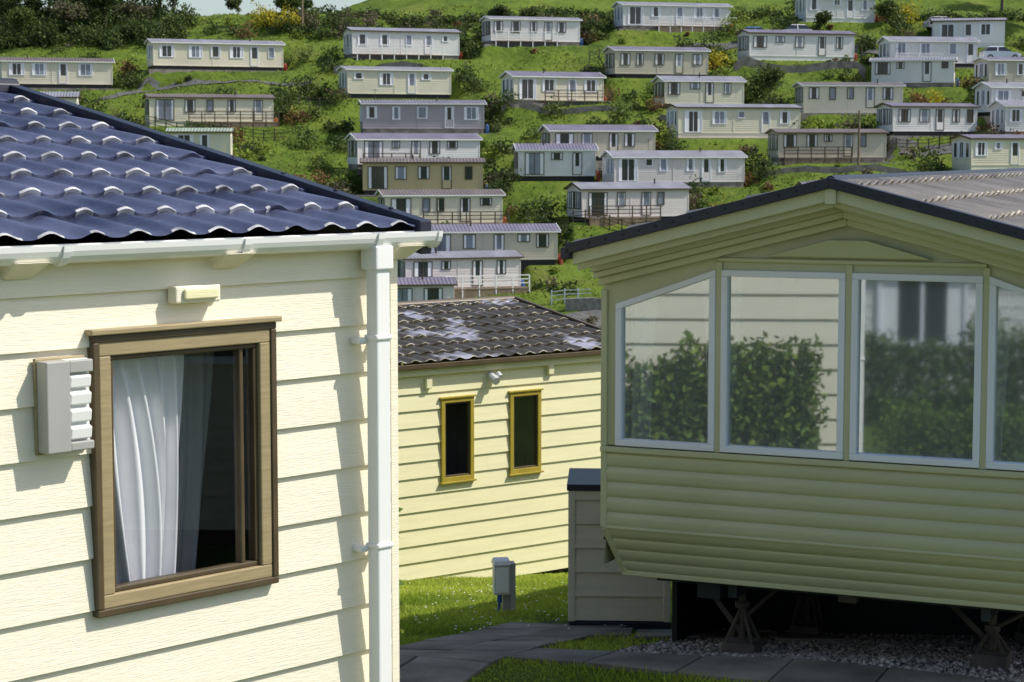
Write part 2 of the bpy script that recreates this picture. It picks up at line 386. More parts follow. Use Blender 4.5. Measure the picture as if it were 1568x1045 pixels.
for i in range(4):
    z=4.935+.066*i
    mb.hexa([(-1.75,-.088,z-.026),(-1.655,-.088,z-.026),(-1.655,-.066,z-.029),(-1.75,-.066,z-.029),(-1.75,-.094,z+.018),(-1.655,-.094,z+.018),(-1.655,-.066,z+.03),(-1.75,-.066,z+.03)],2)
mb.obj('housing',[M['tan'],M['grey'],M['white']],wl,bevel=.005)
mb=MB(); mb.box(-1.235,-1.01,-.07,-.012,5.40,5.47); mb.box(-1.20,-1.03,-.085,-.07,5.415,5.46,1)
mb.obj('vent_cowl',[M['creamA'],M['creamC']],A,bevel=.014)

# ------------------------------------------------------------------ CARAVAN B (near right)
B=empty('static_caravan',(.597,12.898,0),-math.atan2(.402,.916))
WB=3.24; RZ=lambda x:5.42+.252*(min(x,WB-x)); C0=WB/2
LB=9.6
mb=MB()
PW=[(.09,.764),(.802,1.60),(1.64,2.438),(2.476,3.15)]
zb=4.106
def fb(pts,y0=0,y1=.06,m=0):
    n=len(pts); mb.poly([(p[0],y0,p[1]) for p in pts],m); mb.poly([(p[0],y1,p[1]) for p in pts],m)
    for i in range(n):
        a_,b_=pts[i],pts[(i+1)%n]; mb.poly([(a_[0],y0,a_[1]),(b_[0],y0,b_[1]),(b_[0],y1,b_[1]),(a_[0],y1,a_[1])],m)
wt=lambda x: 5.268 if .78<x<2.46 else (5.03+.355*(x-.09) if x<1 else 5.03+.355*(3.15-x))
fb([(0,zb),(.09,zb),(.09,wt(.09)),(.09,RZ(.09)-.25),(0,RZ(0)-.25)])
fb([(3.15,zb),(3.24,zb),(3.24,RZ(0)-.25),(3.15,RZ(.09)-.25)])
for a_,b_ in ((.764,.802),(1.60,1.64),(2.438,2.476)): fb([(a_,zb),(b_,zb),(b_,5.3),(a_,5.3)])
fb([(.09,wt(.09)),(.764,wt(.764)),(.764,RZ(.764)-.25),(.09,RZ(.09)-.25)])
fb([(.764,5.268),(1.62,5.268),(1.62,RZ(1.62)-.25),(.764,RZ(.764)-.25)])
fb([(2.476,5.268),(1.62,5.268),(1.62,RZ(1.62)-.25),(2.476,RZ(.764)-.25)])
fb([(3.15,wt(3.15)),(2.476,wt(2.476)),(2.476,RZ(.764)-.25),(3.15,RZ(.09)-.25)])
mb.obj('gable_wall',[M['oliveB']],B)
mb=MB()
def boards(y_of,x_of,zA,zB,nb):
    for k in range(nb):
        za=zA+(zB-zA)*k/nb; zc=zA+(zB-zA)*(k+1)/nb; S=6
        for i in range(S):
            t0=i/S;t1=(i+1)/S
            f=lambda t: .014*math.sin(math.pi*min(1,t*1.02))**.6 if 0<t<1 else 0
            z_0=za+(zc-za)*t0; z_1=za+(zc-za)*t1
            mb.poly([(x_of(z_0),y_of(z_0)-f(t0),z_0),(WB-x_of(z_0),y_of(z_0)-f(t0),z_0),(WB-x_of(z_1),y_of(z_1)-f(t1),z_1),(x_of(z_1),y_of(z_1)-f(t1),z_1)])
boards(lambda z:0,lambda z:0,3.56,4.06,5)
boards(lambda z:.16*(3.56-z)/.32,lambda z:.085*(3.56-z)/.32,3.24,3.56,4)
mb.obj('lower_front_boards',[M['oliveB']],B,smooth=True)
mb=MB()
mb.box(-.012,WB+.012,-.035,.05,4.06,4.098)
mb.box(-.012,.028,-.02,.03,3.56,4.06); mb.box(WB-.028,WB+.012,-.02,.03,3.56,4.06)
mb.box(-.012,.03,-.025,.03,4.098,5.12); mb.box(WB-.03,WB+.012,-.025,.03,4.098,5.12)
mb.box(0,WB,-.016,.01,3.55,3.572)
for sx in (0,1):
    q=[(-.01,-.015,3.55),(.03,-.015,3.55),(.03,.02,3.55),(-.01,.02,3.55)]; w=[(.075,.145,3.235),(.115,.145,3.235),(.115,.18,3.235),(.075,.18,3.235)]
    if sx: q=[(WB-p[0],p[1],p[2]) for p in q]; w=[(WB-p[0],p[1],p[2]) for p in w]
    mb.hexa(w+q)
mb.box(.08,WB-.08,.145,.2,3.215,3.25)
def chev(dz0,dz1,yf,yb,x0=-.03,m=0):
    for s in (0,1):
        p=[(x0,RZ(x0)-dz1),(C0,RZ(C0)-dz1),(C0,RZ(C0)-dz0),(x0,RZ(x0)-dz0)]
        if s: p=[(WB-a_,b_) for a_,b_ in p]
        mb.hexa([(p[0][0],yf,p[0][1]),(p[1][0],yf,p[1][1]),(p[1][0],yb,p[1][1]),(p[0][0],yb,p[0][1]),(p[3][0],yf,p[3][1]),(p[2][0],yf,p[2][1]),(p[2][0],yb,p[2][1]),(p[3][0],yb,p[3][1])],m)
chev(.03,.11,-.48,-.44); chev(.03,.05,-.44,.0)
chev(.05,.15,-.40,-.36); chev(.08,.18,-.24,-.001,0); chev(.18,.22,-.20,-.001,0); chev(.22,.27,-.10,-.001,0)
mb.hexa([(1.10,-.07,5.36),(2.14,-.07,5.36),(2.14,-.001,5.36),(1.10,-.001,5.36),(1.50,-.09,5.47),(1.74,-.09,5.47),(1.74,-.001,5.47),(1.50,-.001,5.47)])
mb.box(.78,2.46,-.03,-.001,5.318,5.345)
for xx in (.783,1.62,2.457): mb.box(xx-.022,xx+.022,-.018,-.001,4.098,5.318)
mb.box(1.585,1.655,-.50,-.481,RZ(C0)-.13,RZ(C0)-.03)
mb.obj('trim_and_fascia',[M['oliveB2']],B,bevel=.006)
mb=MB()
siding(mb,TR(0,LB,-90),0,LB-.06,3.3,5.2,.16,3.3)
siding(mb,TR(WB,0,90),.06,LB,3.3,5.2,.16,3.3)
siding(mb,TR(WB,LB,180),0,WB,3.3,5.25,.16,3.3)
siding(mb,TR(WB,LB,180),0,WB,5.25,5.65,.16,3.3,xl=lambda z:(z-5.25)/.252,xr=lambda z:WB-(z-5.25)/.252)
mb.box(0,.04,.05,LB,5.2,5.42); mb.box(WB-.04,WB,.05,LB,5.2,5.42)
mb.obj('side_walls',[M['oliveB']],B)
wn=empty('bay_windows',(0,0,0)); wn.parent=B
mb=MB(); gl=MB()
for a_,b_ in PW:
    w=.042; y0,y1=-.03,.04
    mb.box(a_,b_,y0,y1,zb,zb+w); 
    za,zc=wt(a_+.001),wt(b_-.001)
    mb.hexa([(a_,y0,za-w),(b_,y0,zc-w),(b_,y1,zc-w),(a_,y1,za-w),(a_,y0,za),(b_,y0,zc),(b_,y1,zc),(a_,y1,za)])
    mb.hexa([(a_,y0,zb+w),(a_+w,y0,zb+w),(a_+w,y1,zb+w),(a_,y1,zb+w),(a_,y0,za-w),(a_+w,y0,za-w+(zc-za)*.06),(a_+w,y1,za-w+(zc-za)*.06),(a_,y1,za-w)])
    mb.hexa([(b_-w,y0,zb+w),(b_,y0,zb+w),(b_,y1,zb+w),(b_-w,y1,zb+w),(b_-w,y0,zc-w-(zc-za)*.06),(b_,y0,zc-w),(b_,y1,zc-w),(b_-w,y1,zc-w-(zc-za)*.06)])
    gl.poly([(a_+.03,.012,zb+.03),(b_-.03,.012,zb+.03),(b_-.03,.012,zc-.03),(a_+.03,.012,za-.03)])
mb.obj('frames',[M['frameW']],wn,bevel=.005); gl.obj('glass',[M['glassB']],wn)
mb=MB()
curtain(mb,(.10,.30),(.10,.24),(.12,.25),4.0,5.1,.22,3.5,.025)
curtain(mb,(.58,.86),(.62,.80),(.62,.80),4.0,5.25,.25,4,.025)
curtain(mb,(2.30,2.58),(2.36,2.52),(2.36,2.54),4.0,5.25,.25,4,.025)
curtain(mb,(2.95,3.15),(3.0,3.15),(2.98,3.13),4.0,5.1,.22,3.5,.025)
mb.obj('curtains',[M['curtain']],wn).data.shade_smooth()
mb=MB()
mb.box(.06,WB-.06,4.2,4.26,3.34,5.6); mb.box(.06,WB-.06,.2,4.2,3.30,3.34); mb.box(.06,.1,.2,4.2,3.34,5.3); mb.box(WB-.1,WB-.06,.2,4.2,3.34,5.3)
mb.box(.1,WB-.1,.07,4.2,5.34,5.37)
mb.box(.2,WB-.2,.35,.95,3.34,3.75,1); mb.box(.2,WB-.2,.30,.42,3.75,4.14,1)
mb.box(1.9,2.7,4.1,4.19,3.34,5.2,2)
mb.obj('interior_lining',[M['innerB'],M['conc'],M['white']],B)
mb=MB()
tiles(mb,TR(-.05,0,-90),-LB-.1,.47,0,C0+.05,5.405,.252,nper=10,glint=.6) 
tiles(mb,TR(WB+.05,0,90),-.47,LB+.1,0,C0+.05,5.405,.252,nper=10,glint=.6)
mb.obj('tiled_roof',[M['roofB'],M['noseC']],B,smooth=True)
mb=MB()
def verge(yf,yb):
    for s in (0,1):
        x0=-.06
        p=[(x0,RZ(x0)-.035),(C0,RZ(C0)-.035),(C0,RZ(C0)+.03),(x0,RZ(x0)+.03)]
        if s: p=[(WB-a_,b_) for a_,b_ in p]
        mb.hexa([(p[0][0],yf,p[0][1]),(p[1][0],yf,p[1][1]),(p[1][0],yb,p[1][1]),(p[0][0],yb,p[0][1]),(p[3][0],yf,p[3][1]),(p[2][0],yf,p[2][1]),(p[2][0],yb,p[2][1]),(p[3][0],yb,p[3][1])])
verge(-.53,-.44); verge(LB+.06,LB+.12)
mb.box(-.09,-.03,-.53,LB+.1,5.34,5.41); mb.box(WB+.03,WB+.09,-.53,LB+.1,5.34,5.41)
mb.cyl((C0,-.5,5.835),(C0,LB+.1,5.835),.035)
for k in range(14):
    t=.1+.11*k
    for xx in (t,WB-t): mb.cyl((xx,-.538,RZ(xx)),(xx,-.528,RZ(xx)),.009,n=6)
mb.obj('verge_gutter_ridge_trim',[M['navy']],B,bevel=.008)
mb=MB()
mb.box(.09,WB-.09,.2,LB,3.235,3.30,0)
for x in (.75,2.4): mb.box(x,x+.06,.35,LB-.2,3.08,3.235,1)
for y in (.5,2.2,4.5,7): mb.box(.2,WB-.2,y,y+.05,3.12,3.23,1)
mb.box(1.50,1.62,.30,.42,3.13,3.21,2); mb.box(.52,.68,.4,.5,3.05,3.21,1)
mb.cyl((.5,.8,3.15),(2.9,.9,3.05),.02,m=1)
mb.box(.06,WB-.06,2.5,2.56,1.5,3.24,0)  # black cross wall and side panels added to deepen the underfloor shade
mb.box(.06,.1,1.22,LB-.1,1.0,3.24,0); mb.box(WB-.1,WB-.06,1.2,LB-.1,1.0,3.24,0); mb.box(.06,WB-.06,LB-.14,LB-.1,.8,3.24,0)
mb.obj('chassis_and_shade_panels',[M['black'],M['steeld'],M['steel']],B,bevel=.004)
for X0,Y0 in ((.78,.55),(2.43,.55),(.78,2.2),(2.43,2.2)):
    wx=.597+.916*X0+.402*Y0; wy=12.898-.402*X0+.916*Y0; gz=tz(wx,wy)
    mb=MB(); mb.box(X0-.10,X0+.12,Y0-.10,Y0+.10,gz-.02,gz+.10,0)
    for sx in (-.08,.10):
        for sy in (-.08,.08): mb.cyl((X0+sx,Y0+sy,gz+.10),(X0+.01,Y0,3.0),.014,n=6,m=1)
    mb.cyl((X0+.01,Y0,gz+.12),(X0+.01,Y0,3.09),.026,n=10,m=1); mb.cyl((X0+.01,Y0,2.98),(X0+.01,Y0,3.02),.05,n=10,m=1)
    mb.cyl((X0-.28,Y0-.02,3.16),(X0+.0,Y0,gz+.15),.02,n=6,m=1); mb.cyl((X0+.28,Y0-.02,3.16),(X0+.02,Y0,gz+.25),.014,n=6,m=1)
    mb.obj('axle_stand',[M['pad'],M['steel']],B)
# ------------------------------------------------------------------ storage shed left of B
sh=empty('storage_shed',(.455,15.25,0),-math.radians(3))
gz=2.26; sd_=.75; st=3.40
mb=MB()
siding(mb,I,0,.76,gz+.12,st,.19,gz+.12); siding(mb,TR(0,sd_,-90),0,sd_,gz+.12,st,.19,gz+.12); siding(mb,TR(.76,0,90),0,sd_,gz+.12,st,.19,gz+.12); siding(mb,TR(.76,sd_,180),0,.76,gz+.12,st,.19,gz+.12)
mb.obj('cladding_walls',[M['shed']],sh)
mb=MB(); mb.box(-.03,.79,-.03,sd_+.03,st,st+.05); mb.box(.015,.745,.015,sd_-.015,gz-.5,gz+.119); mb.box(-.012,.78,-.022,-.003,gz-.06,gz+.11)
mb.obj('roof_cap_and_plinth',[M['navy']],sh,bevel=.005)
mb=MB(); mb.box(-.018,.035,-.022,.03,gz+.112,st-.002); mb.box(.725,.778,-.022,.03,gz+.112,st-.002)
mb.obj('corner_trim',[M['shed']],sh,bevel=.004)

# ------------------------------------------------------------------ CARAVAN C (middle)
Cc=empty('static_caravan',(-1.294,21.8,0),math.atan2(.61,.793))
EC=3.66; WC=4.84; TC=.165; XR=3.42
mb=MB()
wins=[(.622,1.056,2.32,3.245),(1.594,2.03,2.32,3.245)]
siding(mb,I,-8,XR,1.1,EC,.19,1.25,wins)
siding(mb,TR(XR,0,90),0,WC,1.1,EC,.19,1.25); siding(mb,TR(-8,WC,-90),0,WC,1.1,EC,.19,1.25); siding(mb,TR(XR,WC,180),0,XR+8,1.1,EC,.19,1.25)
for T in (TR(XR,0,90),TR(-8,WC,-90)): siding(mb,T,0,WC,EC,EC+TC*WC/2,.19,1.25,xl=lambda z:(z-EC)/TC,xr=lambda z:WC-(z-EC)/TC)
mb.obj('cladding_walls',[M['creamC']],Cc)
mb=MB(); gl=MB(); ins=MB()
for a_,b_,c_,d_ in wins:
    frame(mb,a_-.01,b_+.01,c_-.01,d_+.01,.05,-.035,.03,0); frame(mb,a_+.04,b_-.04,c_+.04,d_-.04,.018,-.02,.03,1)
    mb.box(a_-.03,b_+.03,-.05,0,d_+.01,d_+.03,0); mb.box(a_-.03,b_+.03,-.06,0,c_-.03,c_-.01,0)
    gl.poly([(a_+.05,0,c_+.05),(b_-.05,0,c_+.05),(b_-.05,0,d_-.05),(a_+.05,0,d_-.05)])
    ins.box(a_-.3,b_+.3,.6,.62,c_-.3,d_+.3); ins.box(a_-.3,b_+.3,.03,.6,c_-.32,c_-.3); ins.box(a_-.3,b_+.3,.03,.6,d_+.28,d_+.3); ins.box(a_-.3,a_-.28,.03,.6,c_-.3,d_+.3); ins.box(b_+.28,b_+.3,.03,.6,c_-.3,d_+.3)
mb.obj('window_frames',[M['gold'],M['tand']],Cc,bevel=.004); gl.obj('window_glass',[M['glassA']],Cc); ins.obj('window_interiors',[M['inner'],M['lgrey']],Cc)
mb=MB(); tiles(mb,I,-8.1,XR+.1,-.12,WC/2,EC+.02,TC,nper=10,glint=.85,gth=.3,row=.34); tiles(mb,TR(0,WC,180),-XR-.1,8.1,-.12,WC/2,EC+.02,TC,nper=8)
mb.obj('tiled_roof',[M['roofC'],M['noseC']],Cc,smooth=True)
mb=MB(); mb.box(-8.1,XR+.1,-.13,-.075,EC-.035,EC+.02,0)
for y0,y1 in ((-.13,WC/2),(WC+.13,WC/2)):
    for X0,X1 in ((XR+.08,XR+.13),(-8.13,-8.08)):
        za=EC+.01; z2=EC+.02+TC*(WC/2+.12)
        mb.hexa([(X0,y0,za-.07),(X1,y0,za-.07),(X1,y1,z2-.07),(X0,y1,z2-.07),(X0,y0,za+.05),(X1,y0,za+.05),(X1,y1,z2+.05),(X0,y1,z2+.05)])
mb.cyl((-8.1,WC/2,EC+.04+TC*WC/2),(XR+.1,WC/2,EC+.04+TC*WC/2),.06)
mb.obj('gutter_verge_ridge_trim',[M['tand']],Cc,bevel=.006)
mb=MB(); mb.box(-8.05,XR+.03,-.06,-.018,EC-.12,EC-.02)
for x,z in ((.43,3.46),(2.17,3.5)): mb.box(x-.04,x+.04,-.06,-.012,z-.07,z+.05)
mb.obj('fascia_and_vents',[M['creamC']],Cc,bevel=.008)
mb=MB(); mb.box(1.27,1.33,-.05,-.01,3.44,3.52,0); mb.cyl((1.30,-.04,3.47),(1.30,-.15,3.42),.045,.05,m=0); mb.cyl((1.38,-.06,3.5),(1.38,-.11,3.46),.03,.035,m=0)
mb.obj('security_lamp',[M['lgrey']],Cc,smooth=True)

# ------------------------------------------------------------------ hook-up pillar
pz=tz(-.07,16.85)
P=empty('electric_hookup_pillar',(-.07,16.85,pz-.03),.15)
mb=MB()
mb.hexa([(-.09,-.06,.20),(.045,-.06,.20),(.045,.07,.20),(-.09,.07,.20),(-.09,-.06,.46),(.045,-.06,.46),(.045,.07,.48),(-.09,.07,.48)],0)
mb.hexa([(-.10,-.075,.46),(.05,-.075,.46),(.05,.085,.46),(-.10,.085,.46),(-.085,-.055,.495),(.045,-.055,.495),(.045,.07,.505),(-.085,.07,.505)],0)
mb.box(-.078,.03,-.066,-.06,.22,.44,2); mb.box(.047,.095,-.05,.07,-.1,.47,1)
mb.box(-.01,.046,-.02,.05,-.1,.20,1)
mb.obj('cabinet',[M['lgrey'],M['grey'],M['white']],P,bevel=.006)
mb=MB(); mb.cyl((-.04,-.02,.20),(-.04,-.02,.13),.022); 
pp=[(-.04,-.02,.15),(-.045,-.02,.08),(-.06,-.03,.04),(-.10,-.05,.035),(-.2,-.03,.035)]
for a_,b_ in zip(pp[:-1],pp[1:]): mb.cyl(a_,b_,.011,n=8)
mb.obj('cable_and_plug',[M['blue']],P,smooth=True)

# ------------------------------------------------------------------ paths
Bo=np.array([.597,12.898]); Bx=np.array([.916,-.402]); By=np.array([.402,.916])
mb=MB()
def slab(c,u,v,hw,hl,th=.06,top=.03):
    pts=[]
    for s,t in ((-1,-1),(1,-1),(1,1),(-1,1)):
        p=np.array(c)+np.array(u)*hw*s+np.array(v)*hl*t; pts.append((p[0],p[1],tz(p[0],p[1])+top+random.uniform(-.006,.006)))
    mb.hexa([(p[0],p[1],p[2]-th) for p in pts]+pts)
for i in range(-1,9):
    c=Bo+Bx*(.35+.61*i)+By*(-.16); slab(c,Bx,By,.298,.298)
p0=np.array([-2.3,8.0]); p1=np.array([.30,15.0]); d=(p1-p0)/np.linalg.norm(p1-p0); nn=np.array([d[1],-d[0]]); Lp=np.linalg.norm(p1-p0)
for i in range(int(Lp/.61)+1):
    for s in (-.5,.5): 
        c=p0+d*(.3+.61*i)+nn*(.5*s*1.0)
        slab(c,nn,d,.243,.298)
for i in range(5): slab(np.array([.15+.42*i*1.2,14.72-.12*i]),np.array([1,-.1]),np.array([.1,1]),.24,.28)
mb.obj('paving_path',[M['slab']],bevel=.006)
u=np.linspace(.15,3.4,14); v=np.linspace(.16,8,24); U,Vv=np.meshgrid(u,v)
PX=Bo[0]+Bx[0]*U+By[0]*Vv; PY=Bo[1]+Bx[1]*U+By[1]*Vv; PZ=terrain_t(PX,PY)+.008
a=np.array([[i*14+j for j in range(13)] for i in range(23)]).ravel()
mesh_np('gravel_bed',np.stack([PX.ravel(),PY.ravel(),PZ.ravel()],1),np.stack([a,a+1,a+15,a+14],1),[M['gravelbase']])
n=12000
U=rng.uniform(.0,3.4,n); Vv=.17+2.5*rng.random(n)**1.4
PX=Bo[0]+Bx[0]*U+By[0]*Vv; PY=Bo[1]+Bx[1]*U+By[1]*Vv; PZ=terrain_t(PX,PY)+.012
octv=np.array([[1,0,0],[0,1,0],[-1,0,0],[0,-1,0],[0,0,1],[0,0,-1]],float)
octf=np.array([[0,1,4],[1,2,4],[2,3,4],[3,0,4],[1,0,5],[2,1,5],[3,2,5],[0,3,5]])
r=(.008+.020*rng.random(n)**2)[:,None,None]
vv=octv[None]*r*rng.uniform(.6,1.3,(n,6,1))*np.array([1,1,.7]); th=rng.random(n)*6.28
cx,sx=np.cos(th)[:,None],np.sin(th)[:,None]
vx=vv[:,:,0]*cx-vv[:,:,1]*sx+PX[:,None]; vy=vv[:,:,0]*sx+vv[:,:,1]*cx+PY[:,None]; vz=vv[:,:,2]+PZ[:,None]
V=np.stack([vx,vy,vz],2).reshape(-1,3); Fc=(octf[None]+6*np.arange(n)[:,None,None]).reshape(-1,3)
mesh_np('gravel',V,Fc,[M['gravel']])
n=220000
gx=rng.uniform(-2.6,4,n); gy=rng.uniform(10.5,24,n)
bu=(gx-Bo[0])*Bx[0]+(gy-Bo[1])*Bx[1]; bv=(gx-Bo[0])*By[0]+(gy-Bo[1])*By[1]
keep=~((bu>-.6)&(bu<3.6)&(bv>-.48)&(bv<LB))
keep|=((bu<-.02)&(bv>.2))
rel=np.stack([gx,gy],1)-p0; al=rel@d; ac=rel@nn
keep&=~((al>0)&(al<Lp+.1)&(np.abs(ac)<.5))
keep&=~((gx>.2)&(gx<1.3)&(gy>14.4)&(gy<16.1))
ct=(gx+1.294)*-.61+(gy-21.8)*.793; keep&=ct<0
gx,gy=gx[keep],gy[keep]; n=len(gx); gzv=terrain_t(gx,gy)
h=rng.uniform(.015,.045,n)*(1+.6*np.sin(gx*3+gy*2.2)*np.sin(gy*4)); th=rng.random(n)*6.28; wd=.004+.004*rng.random(n)
dx,dy=np.cos(th)*wd,np.sin(th)*wd; lx,ly=rng.normal(0,.022,n),rng.normal(0,.022,n)
V=np.stack([np.stack([gx-dx,gy-dy,gzv-.004],1),np.stack([gx+dx,gy+dy,gzv-.004],1),np.stack([gx+lx,gy+ly,gzv+h],1)],1).reshape(-1,3)
bl=leafmat('grass_blade',(.28,.42,.03),.35,col2=(.50,.58,.09),tl=.5)
mesh_np('grass',V,np.arange(3*n).reshape(-1,3),[bl])
k=160; dxs=rng.uniform(-1.6,1.2,k); dys=rng.uniform(14.5,21,k); dz=terrain_t(dxs,dys)+.04
q=np.array([[-1,-1,0],[1,-1,0],[1,1,0],[-1,1,0]])*.008
V=(np.stack([dxs,dys,dz],1)[:,None,:]+q[None]).reshape(-1,3); mesh_np('daisies',V,np.arange(4*k).reshape(-1,4),[M['white']])

# ------------------------------------------------------------------ foliage
def leaf_cloud(cs,rad,cnt,size):
    Vs=[]
    for c,r in zip(cs,rad):
        k=int(cnt*max(.4,(r[0]*r[1]*r[2])**.6)) if cnt>0 else -cnt
        dd=rng.normal(size=(k,3)); dd/=np.linalg.norm(dd,axis=1)[:,None]
        ph=rng.random(3)*6.28
        lump=1+.24*np.sin(3.1*dd[:,0]+4*dd[:,2]+ph[0])+.2*np.sin(5*dd[:,1]-4*dd[:,0]+ph[1])+.12*np.sin(9*dd[:,2]+ph[2])
        rr=rng.random(k)**.4*lump
        p=np.array(c)+dd*rr[:,None]*np.array(r)
        e1=rng.normal(size=(k,3)); e1/=np.linalg.norm(e1,axis=1)[:,None]
        e2=np.cross(e1,rng.normal(size=(k,3))); e2/=np.linalg.norm(e2,axis=1)[:,None]
        s=(size*rng.uniform(.5,1.3,k))[:,None]
        Vs.append(np.stack([p-e1*s,p-e2*s*.55,p+e1*s,p+e2*s*.55],1).reshape(-1,3))
    V=np.concatenate(Vs); return V,np.arange(len(V)).reshape(-1,4)
LM={'d':leafmat('foliage_dark',(.06,.09,.028)),'m':leafmat('foliage_mid',(.10,.14,.035)),'y':leafmat('gorse_foliage',(.42,.36,.03),.4),'r':leafmat('rusty_foliage',(.19,.11,.05),.4),'l':leafmat('foliage_lime',(.20,.26,.04)),'b':leafmat('bare_twigs',(.14,.12,.075),.4)}
LM['h']=leafmat('hedge_foliage',(.13,.20,.04))
CARS=[(26.2,214.3,.1),(29.9,214.6,3.2),(50.6,208.3,.05),(46.5,217,.2),(55.5,207.5,.1)]
def inplot(x,y,mg=.6):
    for cx,cy,a,L,bz in PL:
        u=(x-cx)*math.cos(a)+(y-cy)*math.sin(a); w=-(x-cx)*math.sin(a)+(y-cy)*math.cos(a)
        if abs(u)<L/2+mg and -WD/2-mg-.8<w<WD/2+mg: return True
    for c in CARS:
        if abs(x-c[0])<3.4 and -4.5<y-c[1]<2.0: return True
    return False
bush={k:[] for k in 'dmyrlb'}
def addb(x,y,r,k,hz=.8):
    for c in CARS:
        if abs(x-c[0])<3.2 and -4.5<y-c[1]<2.0: return
    bush[k].append(((x,y,tz(x,y)+r*hz*.5),(r,r,r*hz)))
for cx,cy,a,L,bz in PL:
    if cy<140: continue
    nb=int(L/1.0)
    st=random.random()*.4; en=st+random.uniform(.35,.9)
    for i in range(nb):
        if st<i/nb<en:
            u=-L/2+i*1.0; w=WD/2+random.uniform(1.3,2.6)
            x=cx+u*math.cos(a)-w*math.sin(a); y=cy+u*math.sin(a)+w*math.cos(a)
            if not inplot(x,y): addb(x,y,random.uniform(.6,1.3),random.choice('ddddmmmrb'))
    for s in (-1,1):
        for j in range(random.randint(2,6)):
            u=s*(L/2+random.uniform(1,3)); w=random.uniform(-2.5,2.5)
            x=cx+u*math.cos(a)-w*math.sin(a); y=cy+u*math.sin(a)+w*math.cos(a)
            if not inplot(x,y): addb(x,y,random.uniform(.5,1.4),random.choice('dddmmmlrb'))
    for j in range(random.randint(0,4)):
        u=random.uniform(-.5,.5)*L; w=-WD/2-random.uniform(1.5,2.6)
        x=cx+u*math.cos(a)-w*math.sin(a); y=cy+u*math.sin(a)+w*math.cos(a)
        if not inplot(x,y,.2): addb(x,y,random.uniform(.25,.55),random.choice('dmmlyr'))
for i in range(230):
    x=random.uniform(-52,58); y=random.uniform(146,222)
    if not inplot(x,y,1.0): addb(x,y,random.uniform(.3,1.3),random.choice('ddmmmlrbb'))
x=-24.
while x<60:
    y=222.0+1.2*math.sin(x*.2); r=random.uniform(.5,1.0)
    if not inplot(x,y,.4): addb(x,y,r,random.choice('dddm'))
    x+=random.uniform(.6,1.2)
for i in range(80):
    x=random.uniform(-26,12); y=random.uniform(215,221)
    if not inplot(x,y): addb(x,y,random.uniform(.6,1.4),random.choice('dddmmb'))
for (x,y,r,k) in [(-26,218,1.6,'y'),(-24,217,1.5,'y'),(-27.5,219,1.4,'y'),(24.2,217,1.7,'l'),(23.5,214.5,1.4,'y'),(43.5,221,1.6,'y'),(42,218,1.6,'m'),
    (22,197,1.9,'m'),(24,196,2,'m'),(25.5,199,1.6,'d'),(20.3,209,1.8,'d'),(18,210,1.5,'d'),(21,205,1.3,'y'),
    (-24.5,170,1.8,'m'),(-23,172,1.8,'d'),(-21,158,2,'d'),(17.5,163,1.9,'y'),(19,163.5,1.7,'l'),(20.6,164,1.5,'l'),(18.2,162,1.6,'y'),(-20.5,196,1.6,'d'),(-22,192,1.8,'d'),(-19,184,1.5,'m'),
    (-44.5,191,1.7,'r'),(-43,192,1.3,'y'),(10,188,1.5,'m'),(26.5,187,1.4,'d'),(33.5,187.5,1.3,'l'),(39,193,1.3,'r'),(41,194,1.2,'y'),(-8.5,188,1.,'l')]:
    addb(x,y,r,k,1.0)
for k,nm in (('d','dark_shrubs'),('m','green_shrubs'),('y','gorse_bushes'),('r','rusty_shrubs'),('l','lime_shrubs'),('b','bare_shrubs')):
    cs=[b[0] for b in bush[k]]; rd=[b[1] for b in bush[k]]
    V,Fc=leaf_cloud(cs,rd,240,.16); mesh_np(nm,V,Fc,[LM[k]])
# rough grass tussocks over the hillside banks
n=90000
hx=rng.uniform(-56,60,n); hy=rng.uniform(144,226,n)
keep=np.ones(n,bool)
for cx_,cy_,a_,L_,bz in PL:
    uu=(hx-cx_)*math.cos(a_)+(hy-cy_)*math.sin(a_); ww=-(hx-cx_)*math.sin(a_)+(hy-cy_)*math.cos(a_)
    keep&=~((np.abs(uu)<L_/2+.7)&(np.abs(ww)<WD/2+1.1))
keep&=(np.sin(hx*.5+hy*.3)+np.sin(hy*.8-hx*.2)+rng.normal(0,.8,n))>-.3
hx,hy=hx[keep],hy[keep]; n=len(hx); hz=terrain_t(hx,hy)
th=rng.random(n)*3.14; wd=rng.uniform(.05,.14,n); hh=rng.uniform(.08,.26,n)
dx,dy=np.cos(th)*wd,np.sin(th)*wd; lx,ly=rng.normal(0,.12,n),rng.normal(0,.12,n)
V=np.stack([np.stack([hx-dx,hy-dy,hz-.03],1),np.stack([hx+dx,hy+dy,hz-.03],1),np.stack([hx+lx,hy+ly,hz+hh],1)],1).reshape(-1,3)
mesh_np('rough_grass',V,np.arange(3*n).reshape(-1,3),[leafmat('tussock_green',(.13,.20,.025),.5,col2=(.24,.29,.06),tl=.4),leafmat('tussock_dry',(.26,.23,.10),.5,tl=.3)],(rng.random(n)<.12).astype(int))
